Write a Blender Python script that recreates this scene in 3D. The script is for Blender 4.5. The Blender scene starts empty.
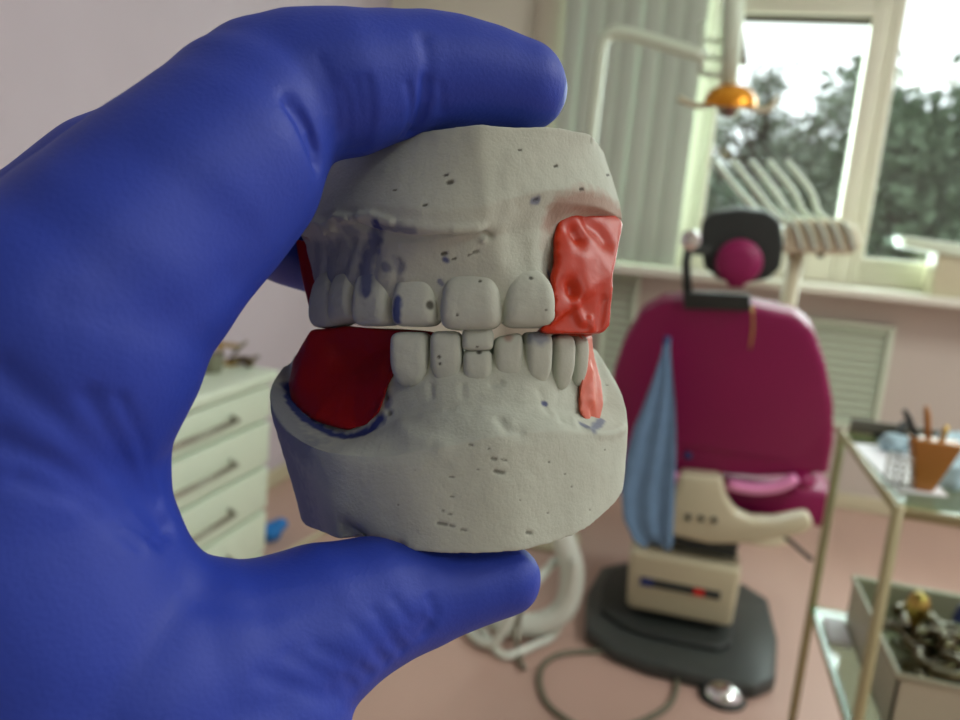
import bpy, bmesh, math, random
import numpy as np
from mathutils import Vector, Matrix, noise
from mathutils.bvhtree import BVHTree
random.seed(7)
rng = np.random.default_rng(5)
SC = bpy.context.scene
COL = SC.collection
PI = math.pi

# ------------------------------------------------------------------ camera
FPX = 800.0
CAMZ = 1.15
def rotx(a): return np.array([[1,0,0],[0,math.cos(a),-math.sin(a)],[0,math.sin(a),math.cos(a)]])
def rotz(a): return np.array([[math.cos(a),-math.sin(a),0],[math.sin(a),math.cos(a),0],[0,0,1]])
CM = rotz(math.radians(14)) @ rotx(PI/2-math.radians(10.5)) @ rotz(math.radians(5.1))
CC = np.array([0,0,CAMZ])
cam_d = bpy.data.cameras.new('camera'); cam = bpy.data.objects.new('camera', cam_d); COL.objects.link(cam)
cam_d.sensor_width = 36; cam_d.lens = 30; cam_d.clip_start = .01; cam_d.clip_end = 200
cam.matrix_world = Matrix.Translation((0,0,CAMZ)) @ Matrix([list(r) for r in CM]).to_4x4()
cam_d.dof.use_dof = True; cam_d.dof.focus_distance = .155; cam_d.dof.aperture_fstop = 17.0
SC.camera = cam

# a line of sight met with a plane of the room gives a measured place
def ray(px, py): return CM @ np.array([(px-480)/FPX, -(py-360)/FPX, -1.])
def onz(px, py, z=0.): d = ray(px,py); return CC + d*((z-CAMZ)/d[2])
def ony(px, py, y): d = ray(px,py); return CC + d*(y/d[1])
def onx(px, py, x): d = ray(px,py); return CC + d*(x/d[0])
def onpl(px, py, p0, n): d = ray(px,py); n = np.array(n,float); return CC + d*(np.dot(np.array(p0)-CC, n)/np.dot(d, n))
def W(px, py, dmm): return CC + ray(px, py)*dmm/1000.

# ------------------------------------------------------------------ materials
def lin(c):
    return tuple((x/12.92 if x <= .04045 else ((x+.055)/1.055)**2.4) for x in [v/255. for v in c])
def mat(name, rgb, rough=.6, metal=0., var=.08, scale=8., bump=0., bscale=60., coat=0., sss=0., spec=.5, trans=0., stretch=None):
    m = bpy.data.materials.new(name); m.use_nodes = True
    nt = m.node_tree; N = nt.nodes; L = nt.links
    b = N['Principled BSDF']
    b.inputs['Roughness'].default_value = rough; b.inputs['Metallic'].default_value = metal
    b.inputs['Coat Weight'].default_value = coat; b.inputs['Specular IOR Level'].default_value = spec
    b.inputs['Transmission Weight'].default_value = trans
    if sss:
        b.inputs['Subsurface Weight'].default_value = sss; b.inputs['Subsurface Scale'].default_value = .004
        b.inputs['Subsurface Radius'].default_value = (1,.25,.12)
    tc = N.new('ShaderNodeTexCoord'); mp = N.new('ShaderNodeMapping'); L.new(tc.outputs['Object'], mp.inputs['Vector'])
    if stretch: mp.inputs['Scale'].default_value = stretch
    nz = N.new('ShaderNodeTexNoise'); nz.inputs['Scale'].default_value = scale; nz.inputs['Detail'].default_value = 4
    L.new(mp.outputs['Vector'], nz.inputs['Vector'])
    c = lin(rgb)
    mx = N.new('ShaderNodeMix'); mx.data_type = 'RGBA'
    mx.inputs['A'].default_value = tuple(max(0,x*(1-var)) for x in c)+(1,)
    mx.inputs['B'].default_value = tuple(min(1,x*(1+var)) for x in c)+(1,)
    L.new(nz.outputs['Fac'], mx.inputs['Factor']); L.new(mx.outputs['Result'], b.inputs['Base Color'])
    if bump:
        n2 = N.new('ShaderNodeTexNoise'); n2.inputs['Scale'].default_value = bscale; n2.inputs['Detail'].default_value = 5
        L.new(mp.outputs['Vector'], n2.inputs['Vector'])
        bp = N.new('ShaderNodeBump'); bp.inputs['Strength'].default_value = bump; bp.inputs['Distance'].default_value = .001
        L.new(n2.outputs['Fac'], bp.inputs['Height']); L.new(bp.outputs['Normal'], b.inputs['Normal'])
    return m
def marked(m, attrs):
    """marks with a shape of their own (ink, pits, wax smears) carried by named vertex attributes"""
    nt = m.node_tree; N = nt.nodes; L = nt.links; b = N['Principled BSDF']
    src = b.inputs['Base Color'].links[0].from_socket
    for a, rgb, amt in attrs:
        at = N.new('ShaderNodeAttribute'); at.attribute_name = a
        mu = N.new('ShaderNodeMath'); mu.operation = 'MULTIPLY'; mu.inputs[1].default_value = amt
        L.new(at.outputs['Fac'], mu.inputs[0])
        mx = N.new('ShaderNodeMix'); mx.data_type = 'RGBA'; mx.clamp_factor = True
        L.new(mu.outputs[0], mx.inputs['Factor']); L.new(src, mx.inputs['A']); mx.inputs['B'].default_value = lin(rgb)+(1,)
        src = mx.outputs['Result']
    L.new(src, b.inputs['Base Color'])
    return m

M = {}
M['glove'] = mat('nitrile_glove', (36,62,168), .55, var=.10, scale=60, bump=.12, bscale=1400, spec=.4)
M['plaster'] = mat('dental_plaster', (186,193,179), .85, var=.09, scale=120, bump=.18, bscale=1500, spec=.25)
marked(M['plaster'], [('ink', (34,50,118), 1.), ('smear', (150,70,50), .6), ('pit', (60,58,50), .85)])
M['tooth'] = mat('dental_plaster_teeth', (190,197,184), .8, var=.06, scale=200, bump=.12, bscale=1500, spec=.3)
marked(M['tooth'], [('ink', (34,56,125), .95), ('pit', (60,58,50), .85), ('smear', (140,70,50), .6)])
M['wax'] = mat('red_wax', (182,48,14), .38, var=.16, scale=90, bump=.12, bscale=250, sss=.15, spec=.3)
M['waxpale'] = mat('pinkish_wax', (204,100,76), .4, var=.2, scale=160, bump=.2, bscale=250, sss=.2)
M['waxdeep'] = mat('deep_red_wax', (152,10,0), .5, var=.2, scale=90, bump=.4, bscale=250, sss=.1, spec=.4)
M['wall_mauve'] = mat('mauve_wall', (202,192,200), .8, var=.06, scale=3)
M['wall_beige'] = mat('beige_wall', (200,192,182), .8, var=.03, scale=3)
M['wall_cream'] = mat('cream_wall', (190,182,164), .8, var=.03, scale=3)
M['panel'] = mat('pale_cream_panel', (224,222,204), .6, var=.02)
M['ceil'] = mat('white_ceiling', (232,232,228), .9, var=.02)
M['floor'] = mat('pink_linoleum', (196,164,150), .5, var=.07, scale=2.5, stretch=(2.5,.5,1))
M['frame'] = mat('cream_frame_paint', (222,220,200), .45, var=.03)
M['sill'] = mat('white_sill', (228,228,214), .4, var=.03)
M['blind'] = mat('grey_green_blind', (186,196,182), .7, var=.05, scale=2, stretch=(12,1,.6))
M['darkframe'] = mat('dark_seal', (112,110,98), .6)
M['magenta'] = mat('magenta_leatherette', (138,0,80), .45, var=.06, bump=.15, bscale=200)
M['pinkgloss'] = mat('glossy_pink_plastic', (236,150,200), .15, coat=.5)
M['black'] = mat('black_rubber', (38,44,42), .55)
M['basegrey'] = mat('dark_grey_base', (60,66,64), .4, var=.15, scale=12)
M['cream'] = mat('cream_plastic', (204,198,168), .35, var=.03)
M['white'] = mat('white_enamel', (214,228,206), .3, var=.03)
M['chrome'] = mat('chrome', (230,230,230), .12, metal=1)
M['steel'] = mat('dull_steel', (150,146,132), .3, metal=1)
M['brass'] = mat('brass', (190,160,90), .3, metal=1)
M['gold'] = mat('orange_reflector', (225,150,40), .25, metal=.6)
M['towel'] = mat('blue_cloth', (112,146,180), .9, var=.18, scale=30, bump=.8, bscale=200)
M['blue'] = mat('blue_plastic', (10,120,200), .4)
M['bluesoft'] = mat('dark_blue_sticker', (30,50,110), .5)
M['red'] = mat('red_plastic', (220,20,20), .4)
M['hose'] = mat('pale_hose', (218,224,212), .4)
M['cable'] = mat('grey_cable', (110,108,90), .5)
M['paper'] = mat('white_paper', (238,240,244), .7, var=.01)
M['cart'] = mat('cart_paint', (176,166,124), .4)
M['brown'] = mat('brown_plastic', (176,116,48), .4)
M['dispenser_cloth'] = mat('pale_blue_napkin', (168,196,206), .9, var=.3, scale=40)
M['basin'] = mat('pale_basin_plastic', (186,182,160), .4, var=.05)
M['greenedge'] = mat('green_glass_edge', (90,150,100), .2)
M['darkmetal'] = mat('tarnished_metal', (96,84,62), .35, metal=.8, var=.4, scale=40)
M['bark'] = mat('bark', (70,62,52), .9)
M['leaf'] = mat('foliage_dark', (84,100,76), .8, var=.35, scale=1.3)
M['leaf2'] = mat('foliage_grey', (112,122,104), .8, var=.3, scale=1.3)
M['grass'] = mat('grass', (80,100,60), .9, var=.3, scale=1)
def glass_mat(name, rgb, amount):
    m = bpy.data.materials.new(name); m.use_nodes = True; nt = m.node_tree; nt.nodes.clear()
    o = nt.nodes.new('ShaderNodeOutputMaterial'); mx = nt.nodes.new('ShaderNodeMixShader'); mx.inputs[0].default_value = amount
    t = nt.nodes.new('ShaderNodeBsdfTransparent'); t.inputs[0].default_value = lin(rgb)+(1,)
    g = nt.nodes.new('ShaderNodeBsdfGlossy'); g.inputs['Roughness'].default_value = .03
    nt.links.new(t.outputs[0], mx.inputs[1]); nt.links.new(g.outputs[0], mx.inputs[2]); nt.links.new(mx.outputs[0], o.inputs[0])
    return m
M['glass'] = glass_mat('window_glass', (245,250,248), .06)
M['shelfglass'] = glass_mat('shelf_glass', (216,234,222), .12)

# ------------------------------------------------------------------ builders
def tag(o, label=None, cat=None, group=None, kind=None):
    if label: o['label'] = label
    if cat: o['category'] = cat
    if group: o['group'] = group
    if kind: o['kind'] = kind
    return o
def wloc(o):
    v = Vector((0,0,0))
    while o is not None: v = v + o.location; o = o.parent
    return np.array(v)
def empty(name, loc, label=None, cat=None, group=None):
    o = bpy.data.objects.new(name, None); o.empty_display_size = .02; COL.objects.link(o); o.location = tuple(float(v) for v in loc)
    return tag(o, label, cat, group)
def link(name, me, m, parent=None, loc=None):
    """a mesh whose vertices are in room coordinates becomes an object with its own origin"""
    n = len(me.vertices); co = np.empty(n*3); me.vertices.foreach_get('co', co); co = co.reshape(-1,3)
    base = wloc(parent) if parent is not None else np.zeros(3)
    if loc is None:
        loc = (co.min(0)+co.max(0))/2
        if parent is None: loc[2] = co[:,2].min()
    loc = np.array(loc, float)
    me.vertices.foreach_set('co', (co-loc).ravel()); me.update()
    o = bpy.data.objects.new(name, me); COL.objects.link(o)
    if m is not None: me.materials.clear(); me.materials.append(m)
    if parent is not None: o.parent = parent
    o.location = tuple(loc-base)
    return o
class MB:
    def __init__(s): s.v = []; s.f = []
    def add(s, vs, fs):
        n = len(s.v); s.v += [tuple(float(c) for c in v) for v in vs]; s.f += [tuple(i+n for i in f) for f in fs]; return s
    def box(s, lo, hi, R=None, c=None):
        vs = [(x,y,z) for x in (lo[0],hi[0]) for y in (lo[1],hi[1]) for z in (lo[2],hi[2])]
        if R is not None:
            c = np.array(c if c is not None else [(a+b)/2 for a,b in zip(lo,hi)]); vs = [R @ (np.array(v)-c) + c for v in vs]
        return s.add(vs, [(0,1,3,2),(4,6,7,5),(0,4,5,1),(2,3,7,6),(0,2,6,4),(1,5,7,3)])
    def hexa(s, bot, top):
        return s.add(list(bot)+list(top), [(3,2,1,0),(4,5,6,7)]+[(i,(i+1)%4,(i+1)%4+4,i+4) for i in range(4)])
    def prism(s, pts, off):
        n = len(pts); off = np.array(off); a = [np.array(p) for p in pts]
        return s.add(a+[p+off for p in a], [tuple(range(n))[::-1], tuple(range(n,2*n))]+[(i,(i+1)%n,(i+1)%n+n,i+n) for i in range(n)])
    def tube(s, pts, r, seg=12, closed=False):
        P = [np.array(p,float) for p in pts]; n = len(P); rs = r if hasattr(r,'__len__') else [r]*n
        vs = []; up = None
        for i in range(n):
            t = P[(i+1)%n]-P[i-1] if closed or 0 < i < n-1 else (P[1]-P[0] if i == 0 else P[-1]-P[-2])
            t = t/(np.linalg.norm(t)+1e-12)
            if up is None: up = np.array([0,0,1.]) if abs(t[2]) < .9 else np.array([1.,0,0])
            a = np.cross(t, up); a /= np.linalg.norm(a)+1e-12; b = np.cross(a, t); up = b
            vs += [P[i]+rs[i]*(math.cos(2*PI*k/seg)*a+math.sin(2*PI*k/seg)*b) for k in range(seg)]
        fs = [(i*seg+k, i*seg+(k+1)%seg, ((i+1)%n)*seg+(k+1)%seg, ((i+1)%n)*seg+k) for i in range(n if closed else n-1) for k in range(seg)]
        if not closed: fs += [tuple(range(seg))[::-1], tuple(range((n-1)*seg, n*seg))]
        return s.add(vs, fs)
    def lathe(s, c, prof, axis=(0,0,1), seg=28):
        ax = np.array(axis,float); ax /= np.linalg.norm(ax)
        h = np.array([1.,0,0]) if abs(ax[0]) < .9 else np.array([0,1.,0])
        a = np.cross(ax,h); a /= np.linalg.norm(a); b = np.cross(ax,a); c = np.array(c,float); n = len(prof); vs = []
        for r,z in prof: vs += [c+ax*z+max(r,1e-5)*(math.cos(2*PI*k/seg)*a+math.sin(2*PI*k/seg)*b) for k in range(seg)]
        fs = [(i*seg+k, i*seg+(k+1)%seg, (i+1)*seg+(k+1)%seg, (i+1)*seg+k) for i in range(n-1) for k in range(seg)]
        fs += [tuple(range(seg))[::-1], tuple(range((n-1)*seg, n*seg))]
        return s.add(vs, fs)
    def ball(s, c, r, seg=20, rings=12):
        rr = np.array(r if hasattr(r,'__len__') else (r,r,r)); c = np.array(c,float)
        vs = [c+rr*np.array([math.sin(PI*i/rings)*math.cos(2*PI*k/seg), math.sin(PI*i/rings)*math.sin(2*PI*k/seg), math.cos(PI*i/rings)]) for i in range(1,rings) for k in range(seg)]
        n = len(vs); vs += [c+rr*[0,0,1], c-rr*[0,0,1]]
        fs = [(i*seg+k, (i+1)*seg+k, (i+1)*seg+(k+1)%seg, i*seg+(k+1)%seg) for i in range(rings-2) for k in range(seg)]
        fs += [(n, k, (k+1)%seg) for k in range(seg)]+[(n+1, (rings-2)*seg+(k+1)%seg, (rings-2)*seg+k) for k in range(seg)]
        return s.add(vs, fs)
    def mesh(s, name):
        me = bpy.data.meshes.new(name); me.from_pydata(s.v, [], s.f); me.validate(); me.update()
        bm = bmesh.new(); bm.from_mesh(me); bmesh.ops.recalc_face_normals(bm, faces=bm.faces); bm.to_mesh(me); bm.free()
        return me
    def build(s, name, m, parent=None, bevel=0., smooth=False, seg=3, loc=None):
        me = s.mesh(name)
        if bevel:
            bm = bmesh.new(); bm.from_mesh(me)
            ed = [e for e in bm.edges if len(e.link_faces) == 2 and e.calc_face_angle(0) > .5]
            bmesh.ops.bevel(bm, geom=ed, offset=bevel, segments=seg, affect='EDGES', profile=.5, clamp_overlap=True)
            bm.to_mesh(me); bm.free()
        if smooth or bevel:
            me.polygons.foreach_set('use_smooth', [True]*len(me.polygons))
            if bevel or smooth == 'auto':
                try: me.set_sharp_from_angle(angle=.9)
                except Exception: pass
        return link(name, me, m, parent, loc)
    def melt(s, name, voxel, it=6, fac=.5):
        """fuse all shapes into one skin"""
        me = s.mesh(name); o = bpy.data.objects.new('melting', me); COL.objects.link(o)
        r = o.modifiers.new('r','REMESH'); r.mode = 'VOXEL'; r.voxel_size = voxel; r.adaptivity = 0
        if it: q = o.modifiers.new('s','SMOOTH'); q.factor = fac; q.iterations = it
        dg = bpy.context.evaluated_depsgraph_get(); dg.update()
        out = bpy.data.meshes.new_from_object(o.evaluated_get(dg)); out.name = name
        bpy.data.objects.remove(o); bpy.data.meshes.remove(me)
        out.polygons.foreach_set('use_smooth', [True]*len(out.polygons)); return out
def getco(me): a = np.empty(len(me.vertices)*3); me.vertices.foreach_get('co', a); return a.reshape(-1,3)
def getno(me): a = np.empty(len(me.vertices)*3); me.vertex_normals.foreach_get('vector', a); return a.reshape(-1,3)
def setco(me, c): me.vertices.foreach_set('co', c.ravel()); me.update()
def catmull(P, n):
    P = [np.array(p,float) for p in P]; P = [2*P[0]-P[1]]+P+[2*P[-1]-P[-2]]; out = []
    m = len(P)-3
    for k in range(n):
        u = k/(n-1)*m; i = min(int(u), m-1); t = u-i; a,b,c,d = P[i:i+4]
        out.append(.5*((2*b)+(-a+c)*t+(2*a-5*b+4*c-d)*t*t+(-a+3*b-3*c+d)*t**3))
    return out
def segdist(co, A, B):
    d = B-A; t = np.clip(((co-A)@d)/(d@d+1e-18), 0, 1); return np.linalg.norm(co-(A+t[:,None]*d), axis=1)
def polydist(co, pts):
    if len(pts) == 1: return np.linalg.norm(co-pts[0], axis=1)
    return np.min([segdist(co, pts[i], pts[i+1]) for i in range(len(pts)-1)], axis=0)
BVH = {}
def hits(me, pxs):
    T = BVH.get(me.name)
    if T is None:
        bm = bmesh.new(); bm.from_mesh(me); T = BVHTree.FromBMesh(bm); bm.free(); BVH[me.name] = T
    out = []
    for p in pxs:
        d = Vector(ray(*p)).normalized(); h = T.ray_cast(Vector(CC), d)[0]
        if h is not None: out.append(np.array(h))
    return out
def dent(me, pxs, depth, width):
    """press a fold or pit (depth<0 raises a ridge) along a line lying on the surface; mm"""
    h = hits(me, pxs)
    if not h: return
    co = getco(me); no = getno(me); d = polydist(co, h)
    setco(me, co-no*(depth/1000*np.exp(-(d/(width/1000))**2))[:,None])
def mark(me, attr, pxs, width, amt=1., soft=1.5, rough=0.):
    h = hits(me, pxs)
    if attr not in me.attributes: me.attributes.new(attr, 'FLOAT', 'POINT')
    a = np.zeros(len(me.vertices)); me.attributes[attr].data.foreach_get('value', a)
    if h:
        co = getco(me); d = polydist(co, h)/(width/1000)
        if rough:
            near = np.where(d < 2.5)[0]
            for i in near: d[i] += rough*noise.noise(Vector(co[i]*700))
        a = np.maximum(a, amt*np.clip(1-(d-1)*soft, 0, 1)*(d < 3))
    me.attributes[attr].data.foreach_set('value', a)
def lump(me, amp, freq, seed=0.):
    co = getco(me); no = getno(me); v = np.array([noise.noise(Vector(c*freq)+Vector((seed,seed,0))) for c in co])
    setco(me, co+no*(v*amp)[:,None]); BVH.pop(me.name, None)

# ================================================================== THE SETTING
XL, YF, XR, YB, ZC = -1.5, 3.7, 2.7, -2.3, 2.75
def struct(o): return tag(o, kind='structure')
struct(MB().box((XL-.1,YB-.1,-.1),(XR+.1,YF+.25,0)).build('floor', M['floor']))
struct(MB().box((XL-.1,YB-.1,ZC),(XR+.1,YF+.25,ZC+.1)).build('ceiling', M['ceil']))
struct(MB().box((XL-.1,YB-.1,0),(XL,YF+.25,ZC)).build('wall_left', M['wall_mauve']))
struct(MB().box((XR,YB-.1,0),(XR+.1,YF+.25,ZC)).build('wall_right', M['wall_mauve']))
struct(MB().box((XL,YB-.1,0),(XR,YB,ZC)).build('wall_back', M['wall_beige']))
WX0, WX1, WZ0, WZ1 = -.62, 2.3, .98, 2.3      # window opening
b = MB()
b.box((XL,YF,0),(XR,YF+.25,WZ0)); b.box((XL,YF,WZ1),(XR,YF+.25,ZC))
b.box((XL,YF,WZ0),(WX0,YF+.25,WZ1)); b.box((WX1,YF,WZ0),(XR,YF+.25,WZ1))
struct(b.build('wall_front', M['wall_beige']))
struct(MB().box((-.80,YF-.05,0),(-.655,YF,ZC)).build('trim_1', M['wall_cream'], bevel=.004))      # boxed riser by the window, shade of the strip put into its darker beige
struct(MB().box((XL+.001,YF-.014,0),(XR,YF,.07)).build('baseboard_front', M['cream'], bevel=.004))
struct(MB().box((XL,YB,0),(XL+.014,YF-.02,.07)).build('baseboard_left', M['cream'], bevel=.004))
struct(MB().box((XL+.005,YF-.012,.072),(-.802,YF,ZC)).build('trim_2', M['panel']))      # skin over the front wall, light on it put into paler cream
# window 1: opening sash; window 2: fixed light
yf = YF+.06
def window(name, x0, x1, z0, z1, rail, glassbox):
    w = empty(name, ((x0+x1)/2, yf, z0)); w['kind'] = 'structure'
    gx0,gx1,gz0,gz1 = glassbox
    f = MB(); f.box((x0,yf-.03,z0),(gx0,yf+.05,z1)); f.box((gx1,yf-.03,z0),(x1,yf+.05,z1)); f.box((gx0,yf-.03,z0),(gx1,yf+.05,gz0)); f.box((gx0,yf-.03,gz1),(gx1,yf+.05,z1))
    f.build('window_frame', M['frame'], w, bevel=.006)
    if rail:
        s = MB(); t = .035
        s.box((gx0-.02,yf-.055,gz0-.06),(gx0+t*.2,yf-.028,gz1+.03)); s.box((gx1-t*.2,yf-.055,gz0-.06),(gx1+.05,yf-.028,gz1+.03))
        s.box((gx0,yf-.055,gz0-.06),(gx1,yf-.028,gz0+.004)); s.box((gx0,yf-.055,gz1-.004),(gx1,yf-.028,gz1+.03))
        s.build('sash', M['frame'], w, bevel=.005)
        MB().box((gx0,yf-.03,gz1-.035),(gx1,yf-.01,gz1-.001)).build('seal', M['darkframe'], w)
    MB().box((gx0-.005,yf+.01,gz0-.005),(gx1+.005,yf+.016,gz1+.005)).build('pane', M['glass'], w)
    return w
window('window_1', -.02, .66, WZ0, WZ1, True, (.02,.585,1.21,2.065))
window('window_2', .661, 1.56, WZ0, WZ1, False, (.705,1.50,1.10,2.24))
window('window_3', 1.561, WX1, WZ0, WZ1, False, (1.62,2.24,1.10,2.24))
window('window_4', WX0, -.021, WZ0, WZ1, False, (WX0+.05,-.07,1.10,2.24))
sz = float(ony(800,283,3.5)[2])
struct(MB().box((WX0-.03,3.5,sz-.035),(WX1,YF+.03,sz)).build('window_sill', M['sill'], bevel=.006))

# vertical blind, drawn over the left end of the window
bl = empty('vertical_blind', (-.36,3.62,sz), 'pale grey-green vertical blind drawn over left end of the window', 'blind')
MB().box((-.655,3.585,2.30),(-.07,3.635,2.35)).build('headrail', M['white'], bl, bevel=.004)
n = 7
for i in range(n):
    x = -.61+i*.083; a = math.radians(5+3*math.sin(i*2.1)); c,s_ = math.cos(a)*.046, math.sin(a)*.05
    s = MB(); pts = []
    for k in range(7):
        u = k/6*2-1; pts.append((x+u*c, 3.61+u*s_-.008*(1-u*u)))
    vs = [(p[0],p[1],z) for z in (sz+.012,2.30) for p in pts]+[(p[0],p[1]+.0015,z) for z in (sz+.012,2.30) for p in pts]
    fs = [(k,k+1,k+8,k+7) for k in range(6)]+[(k+14,k+21,k+22,k+15) for k in range(6)]+[(0,7,21,14),(6,20,27,13)]+[(k,k+14,k+15,k+1) for k in range(6)]+[(k+7,k+8,k+22,k+21) for k in range(6)]
    s.add(vs, fs); s.build('slat', M['blind'], bl, smooth='auto')

# radiator grilles in the wall below the sill
def grille(x0, x1, z0, z1, label, nsl):
    g = empty('radiator_grille', ((x0+x1)/2, YF-.03, z0), label, 'radiator')
    f = MB(); t = .022
    f.box((x0,YF-.04,z0),(x0+t,YF,z1)); f.box((x1-t,YF-.04,z0),(x1,YF,z1)); f.box((x0+t,YF-.04,z0),(x1-t,YF,z0+t)); f.box((x0+t,YF-.04,z1-t),(x1-t,YF,z1))
    f.build('frame', M['white'], g, bevel=.003)
    R = rotx(math.radians(35))
    for i in range(nsl):
        z = z0+t+(i+.5)*(z1-z0-2*t)/nsl
        MB().box((x0+t,YF-.034,z-.004),(x1-t,YF-.004,z+.004), R).build('slat', M['white'], g)
grille(.50,.862,.37,.826,'white slatted radiator grille under the sill, right of the magenta chair',12)
gx = ony(604,300,3.7)[0]
grille(gx,gx+.155,.45,.945,'narrow pale radiator grille behind the plaster casts, left of the chair',12)

# ================================================================== OUTDOORS
struct(MB().box((-30,4.2,-1.2),(40,60,-1.1)).build('ground', M['grass']))
def tree(px, y, top_py, spread, label, m, dens, bare=False):
    c = ony(px, 231, y); topz = ony(px, top_py, y)[2]; base = -1.1
    t = empty('tree', (c[0], y, base), label, 'tree', None)
    tr = MB(); br = []
    rr = random.Random(int(px*7+y))
    H = topz-base
    tr.tube([(c[0],y,base),(c[0]+.08,y,base+H*.35),(c[0]-.05,y,base+H*.75)],[.13,.1,.05],8)
    for i in range(46 if bare else 26):
        a = rr.random()*2*PI; z0 = base+H*(.3+.45*rr.random()); L = spread*(.5+.6*rr.random())
        z0 = base+H*(.45+.45*rr.random()) if bare else z0; p0 = np.array((c[0],y,z0)); e = p0+np.array((math.cos(a)*L, math.sin(a)*L*.7, L*(.3+.7*rr.random())))
        e[2] = min(e[2], topz+.2*rr.random()); mid = (p0+e)/2+np.array((0,0,-.06*L))
        tr.tube([p0,mid,e],[.035,.022,.008],5); br.append((mid,e))
        for q in range(5):
            w = mid+(e-mid)*rr.random(); w2 = w+np.array([rr.uniform(-.4,.4),rr.uniform(-.3,.3),rr.uniform(.05,.45)])*spread*.5
            tr.tube([w,w2],[.012,.004],4); br.append((w,w2))
    tr.build('trunk', M['bark'], t, smooth=True)
    lf = MB(); 
    for i in range(dens):
        p,q = rr.choice(br); u = rr.random()**.6; g = .07 if bare else .22
        o = p+(q-p)*u+np.array([rr.gauss(0,g),rr.gauss(0,g),rr.gauss(0,g*.8)])
        s = rr.uniform(.025,.055) if bare else rr.uniform(.06,.13); a = np.array([rr.gauss(0,1) for _ in range(3)]); a /= np.linalg.norm(a)
        b_ = np.cross(a,[rr.gauss(0,1) for _ in range(3)]); b_ /= np.linalg.norm(b_)
        lf.add([o-a*s,o+b_*s*.5,o+a*s,o-b_*s*.5],[(0,1,2,3)])
    me = bpy.data.meshes.new('foliage'); me.from_pydata(lf.v,[],lf.f); me.update()
    link('foliage', me, m, t)
tree(700,12.5,170,1.5,'dark bushy tree low at left edge of the window',M['leaf'],5200)
tree(752,11.0,92,1.3,'sparse thin-twigged tree in the middle of the left window pane',M['leaf2'],5500,True)
tree(845,13.0,150,1.5,'dense dark tree behind the right half of the left window pane',M['leaf'],6000)
tree(930,12.0,108,1.7,'tall dense tree filling the right window pane',M['leaf'],8000)
tree(1015,12.5,110,1.7,'dense tree at the right edge of the right window pane',M['leaf'],6000)
tree(775,16.0,178,2.4,'broad low tree farthest off, behind the sparse one',M['leaf2'],5200)

# ================================================================== LEFT CABINET
cx1, cy1, cz = -1.05, 1.92, .68
cab = empty('drawer_cabinet', (-1.27,1.5,0), 'white chest of drawers along the mauve left wall', 'cabinet')
MB().box((XL+.015,1.15,.0),(cx1-.02,cy1,cz-.03)).build('body', M['white'], cab, bevel=.004)
MB().box((XL+.015,1.13,cz-.03),(cx1+.012,cy1+.012,cz)).build('top', M['white'], cab, bevel=.006)
zs = [cz-.035,.545,.415,.285,.155,.03]
for i in range(5):
    d = MB().box((cx1-.02,1.16,zs[i+1]+.006),(cx1,cy1-.006,zs[i]-.006)).build('drawer', M['white'], cab, bevel=.004)
    z = (zs[i]+zs[i+1])/2; h = MB().tube([(cx1,1.42,z),(cx1+.03,1.44,z),(cx1+.03,1.70,z),(cx1,1.72,z)],.006,8)
    h.build('handle', M['steel'], d, smooth=True)
for (px,py,kind) in ((212,372,0),(226,364,1),(241,366,2)):
    p = onz(px, py, cz)
    if kind == 0:
        e = empty('metal_cup', p, 'small steel cup at left among the metal pieces on the white cabinet', 'cup')
        MB().lathe(p, [(.022,0),(.026,.004),(.03,.045),(.032,.05),(.028,.05),(.022,.006)]).build('bowl', M['steel'], e, smooth='auto')
    elif kind == 1:
        e = empty('dental_articulator', p, 'brass-coloured hinged metal articulator on the white cabinet', 'dental instrument')
        MB().box(p+[-.03,-.02,0],p+[.03,.02,.008]).build('lower_plate', M['brass'], e, bevel=.002); MB().box(p+[-.03,-.02,.05],p+[.035,.02,.057]).build('upper_plate', M['brass'], e, bevel=.002)
        MB().tube([p+[-.02,0,.008],p+[-.02,0,.06]],.007).build('post', M['brass'], e, smooth=True)
        MB().tube([p+[.02,0,.03],p+[.06,.0,.07]],.005).build('screw', M['steel'], e, smooth=True)
    else:
        e = empty('impression_tray', p, 'dull horseshoe-shaped impression tray at right on the white cabinet', 'dental instrument')
        arc = [p+[.026*math.cos(a),.03*math.sin(a),.012] for a in np.linspace(-.3,PI+.3,12)]
        MB().tube(arc,.011).build('tray', M['darkmetal'], e, smooth=True)
        MB().tube([p+[0,.03,.012],p+[.01,.075,.016]],.005).build('handle', M['darkmetal'], e, smooth=True)
p = onz(271,540,0)
mb = MB(); mb.ball(p+[0,0,.03],(.035,.05,.03)); mb.ball(p+[.012,.03,.045],(.025,.035,.022))
me = mb.melt('plastic_bag',.004,4); lump(me,.006,40); tag(link('plastic_bag', me, M['blue']), 'small crumpled blue bag on the floor past the white cabinet', 'bag')
a_, b_ = onz(262,572,0), onz(345,522,0); w_ = np.array([.0,.07,0])
tag(MB().prism([a_,b_,b_+w_,a_+w_],(0,0,.02)).build('floor_board', M['cream'], bevel=.003), 'flat cream board lying on floor behind the thumb', 'board')

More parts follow.
